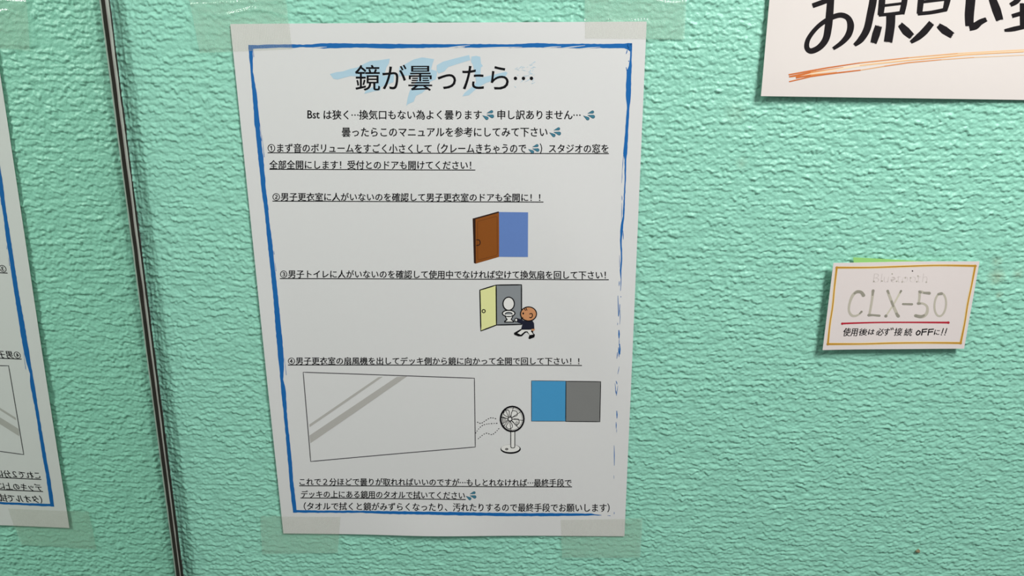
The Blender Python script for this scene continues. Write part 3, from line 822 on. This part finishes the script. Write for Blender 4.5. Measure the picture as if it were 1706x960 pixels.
gp = [P(u, v, 0.6) for u, v in ((1423, 452), (1585, 456), (1583, 438.0), (1421, 428.6))]
def slip_c(a, c):
    return ((gp[0][0] * (1 - a) + gp[1][0] * a) * (1 - c) + (gp[3][0] * (1 - a) + gp[2][0] * a) * c,
            (gp[0][1] * (1 - a) + gp[1][1] * a) * (1 - c) + (gp[3][1] * (1 - a) + gp[2][1] * a) * c)
o = sheet('green_slip', slip_c, 16, 4, lambda X, Z: 0.6 + 0.4 * g(X, gp[3][0], 12), 0.12, mat('green_paper', (146, 202, 120), 0.6, 0.2), None)
tag(o, 'strip of bright green paper peeking out above the small gold-framed card', 'paper slip')

# ------------------------------------------------------------------ ribbed clear tapes on the poster corners
tape_m = bpy.data.materials.new('clear_ribbed_tape'); tape_m.use_nodes = True
nt = tape_m.node_tree
b = nt.nodes['Principled BSDF']
b.inputs['Base Color'].default_value = lin((224, 228, 212))
b.inputs['Roughness'].default_value = 0.15
b.inputs['Specular IOR Level'].default_value = 0.6
b.inputs['Coat Weight'].default_value = 0.4
b.inputs['Coat Roughness'].default_value = 0.12
tr = nt.nodes.new('ShaderNodeBsdfTransparent')
tr.inputs[0].default_value = (0.995, 0.995, 0.98, 1)
mx = nt.nodes.new('ShaderNodeMixShader')
tg = nt.nodes.new('ShaderNodeNewGeometry')
nn = nt.nodes.new('ShaderNodeTexNoise'); nn.inputs['Scale'].default_value = 160
nt.links.new(tg.outputs['Position'], nn.inputs['Vector'])
mr = nt.nodes.new('ShaderNodeMapRange'); mr.inputs['To Min'].default_value = 0.08; mr.inputs['To Max'].default_value = 0.17
nt.links.new(nn.outputs['Fac'], mr.inputs['Value'])
sep = nt.nodes.new('ShaderNodeSeparateXYZ'); nt.links.new(tg.outputs['Position'], sep.inputs[0])
wv = nt.nodes.new('ShaderNodeMath'); wv.operation = 'MULTIPLY'; wv.inputs[1].default_value = 2 * math.pi / 0.00078
nt.links.new(sep.outputs['X'], wv.inputs[0])
sn = nt.nodes.new('ShaderNodeMath'); sn.operation = 'SINE'; nt.links.new(wv.outputs[0], sn.inputs[0])
ma = nt.nodes.new('ShaderNodeMath'); ma.operation = 'MULTIPLY_ADD'; ma.inputs[1].default_value = 0.10; ma.use_clamp = True
nt.links.new(sn.outputs[0], ma.inputs[0]); nt.links.new(mr.outputs[0], ma.inputs[2])
nt.links.new(ma.outputs[0], mx.inputs[0])
nt.links.new(tr.outputs[0], mx.inputs[1]); nt.links.new(b.outputs[0], mx.inputs[2])
gl = nt.nodes.new('ShaderNodeBsdfGlossy'); gl.inputs['Roughness'].default_value = 0.10
m2 = nt.nodes.new('ShaderNodeMixShader'); m2.inputs[0].default_value = 0.055
nt.links.new(mx.outputs[0], m2.inputs[1]); nt.links.new(gl.outputs[0], m2.inputs[2])
nt.links.new(m2.outputs[0], nt.nodes['Material Output'].inputs['Surface'])

def tape(px, label, seed, wr=0.0, ribs=1.0):
    q = [P(u, v, 0.5) for u, v in px]                # bottom-left, bottom-right, top-right, top-left
    W_ = math.hypot(q[1][0] - q[0][0], q[1][1] - q[0][1]); Hh = math.hypot(q[3][0] - q[0][0], q[3][1] - q[0][1])
    nu, nv = int(W_ / 0.22), int(Hh / 0.8)
    A, Cc = np.meshgrid(np.linspace(0, 1, nu + 1), np.linspace(0, 1, nv + 1))
    X = (q[0][0] * (1 - A) + q[1][0] * A) * (1 - Cc) + (q[3][0] * (1 - A) + q[2][0] * A) * Cc
    Z = (q[0][1] * (1 - A) + q[1][1] * A) * (1 - Cc) + (q[3][1] * (1 - A) + q[2][1] * A) * Cc
    # pinked ends
    zig = np.abs(((Cc * Hh / 1.6) % 1.0) - 0.5) * 0.5
    X = X + zig * np.where(A < 0.01, 1, 0) - zig * np.where(A > 0.99, 1, 0)
    px_, py_ = X * CP + Z * SP, -X * SP + Z * CP
    d_in = np.minimum(np.minimum(px_, 210 - px_), np.minimum(py_, 297 - py_))   # > 0 over the sheet
    t = np.clip((d_in + 2.2) / 2.2, 0, 1); t = t * t * (3 - 2 * t)
    ps = np.vectorize(poster_surf)(X, Z)
    wallo = 0.06 + 0.16 * (0.5 + 0.5 * vnoise(X / 4.5, Z / 3.2, seed)) + 0.12 * np.sin(Z / PITCH * 2 * math.pi) ** 2
    off = wallo * (1 - t) + (ps + 0.15) * t
    off += 0.10 * ribs * np.abs(((A * W_ / 0.78) % 1.0) * 2 - 1)
    if wr:
        ridge = np.exp(-((Z - (q[0][1] + Hh * 0.52 + 1.6 * np.sin(X / 6.0))) / 0.9) ** 2) * np.clip((X - q[0][0]) / 15, 0, 1)
        ridge2 = np.exp(-((Z - (q[0][1] + Hh * 0.60 + 0.5 * (X - q[0][0]) * 0.12)) / 0.7) ** 2)
        off += wr * (ridge + 0.7 * ridge2) + wr * 0.4 * np.clip(vnoise(X / 5, Z / 2.0, seed + 3), 0, 1) * np.clip((Z - q[0][1]) / Hh - 0.45, 0, 1) * 2
    off = np.maximum(off, 0.03)
    V = np.stack([X, -off, Z], -1).reshape(-1, 3)
    i_ = np.arange(nv)[:, None] * (nu + 1) + np.arange(nu)[None, :]
    F = np.stack([i_, i_ + 1, i_ + nu + 2, i_ + nu + 1], -1).reshape(-1, 4).tolist()
    o = link('clear_tape', V, F, tape_m, None, smooth=True)
    tag(o, label, 'tape', 'ribbed clear tapes holding the poster corners')
    return o
tape([(332, 88.5), (488, 82), (470, -50), (306, -46)], 'wrinkled ribbed clear tape across the top left corner of the printed poster', 5, wr=1.0)
tape([(974, 64), (1141, 66), (1146, -60), (974, -62)], 'ribbed clear tape across the top right corner of the printed poster', 21, wr=0.6)
tape([(436, 924), (563, 922), (568, 861), (433, 860)], 'ribbed clear tape across the bottom left corner of the printed poster', 33, ribs=0.5)
tape([(936, 930), (1067, 930), (1071, 864), (934, 866)], 'ribbed clear tape across the bottom right corner of the printed poster', 47, ribs=1.2)

# ------------------------------------------------------------------ a tiny chip of debris on the wall, lower right
X, Z = P(1529, 918)
bm = bmesh.new()
bmesh.ops.create_icosphere(bm, subdivisions=2, radius=1.3)
for v in bm.verts:
    v.co *= 1 + 0.35 * math.sin(v.co.x * 5 + v.co.z * 7); v.co.y *= 0.5
V = [(X + v.co.x, -0.15 + v.co.y, Z + v.co.z) for v in bm.verts]; F = [tuple(q.index for q in f.verts) for f in bm.faces]
bm.free()
tag(link('debris_chip', V, F, mat('brown_chip', (140, 128, 100), 0.6, 0.4, 0.4, 900)), 'tiny brown chip stuck in the wallpaper, lower right of the wall', 'speck')
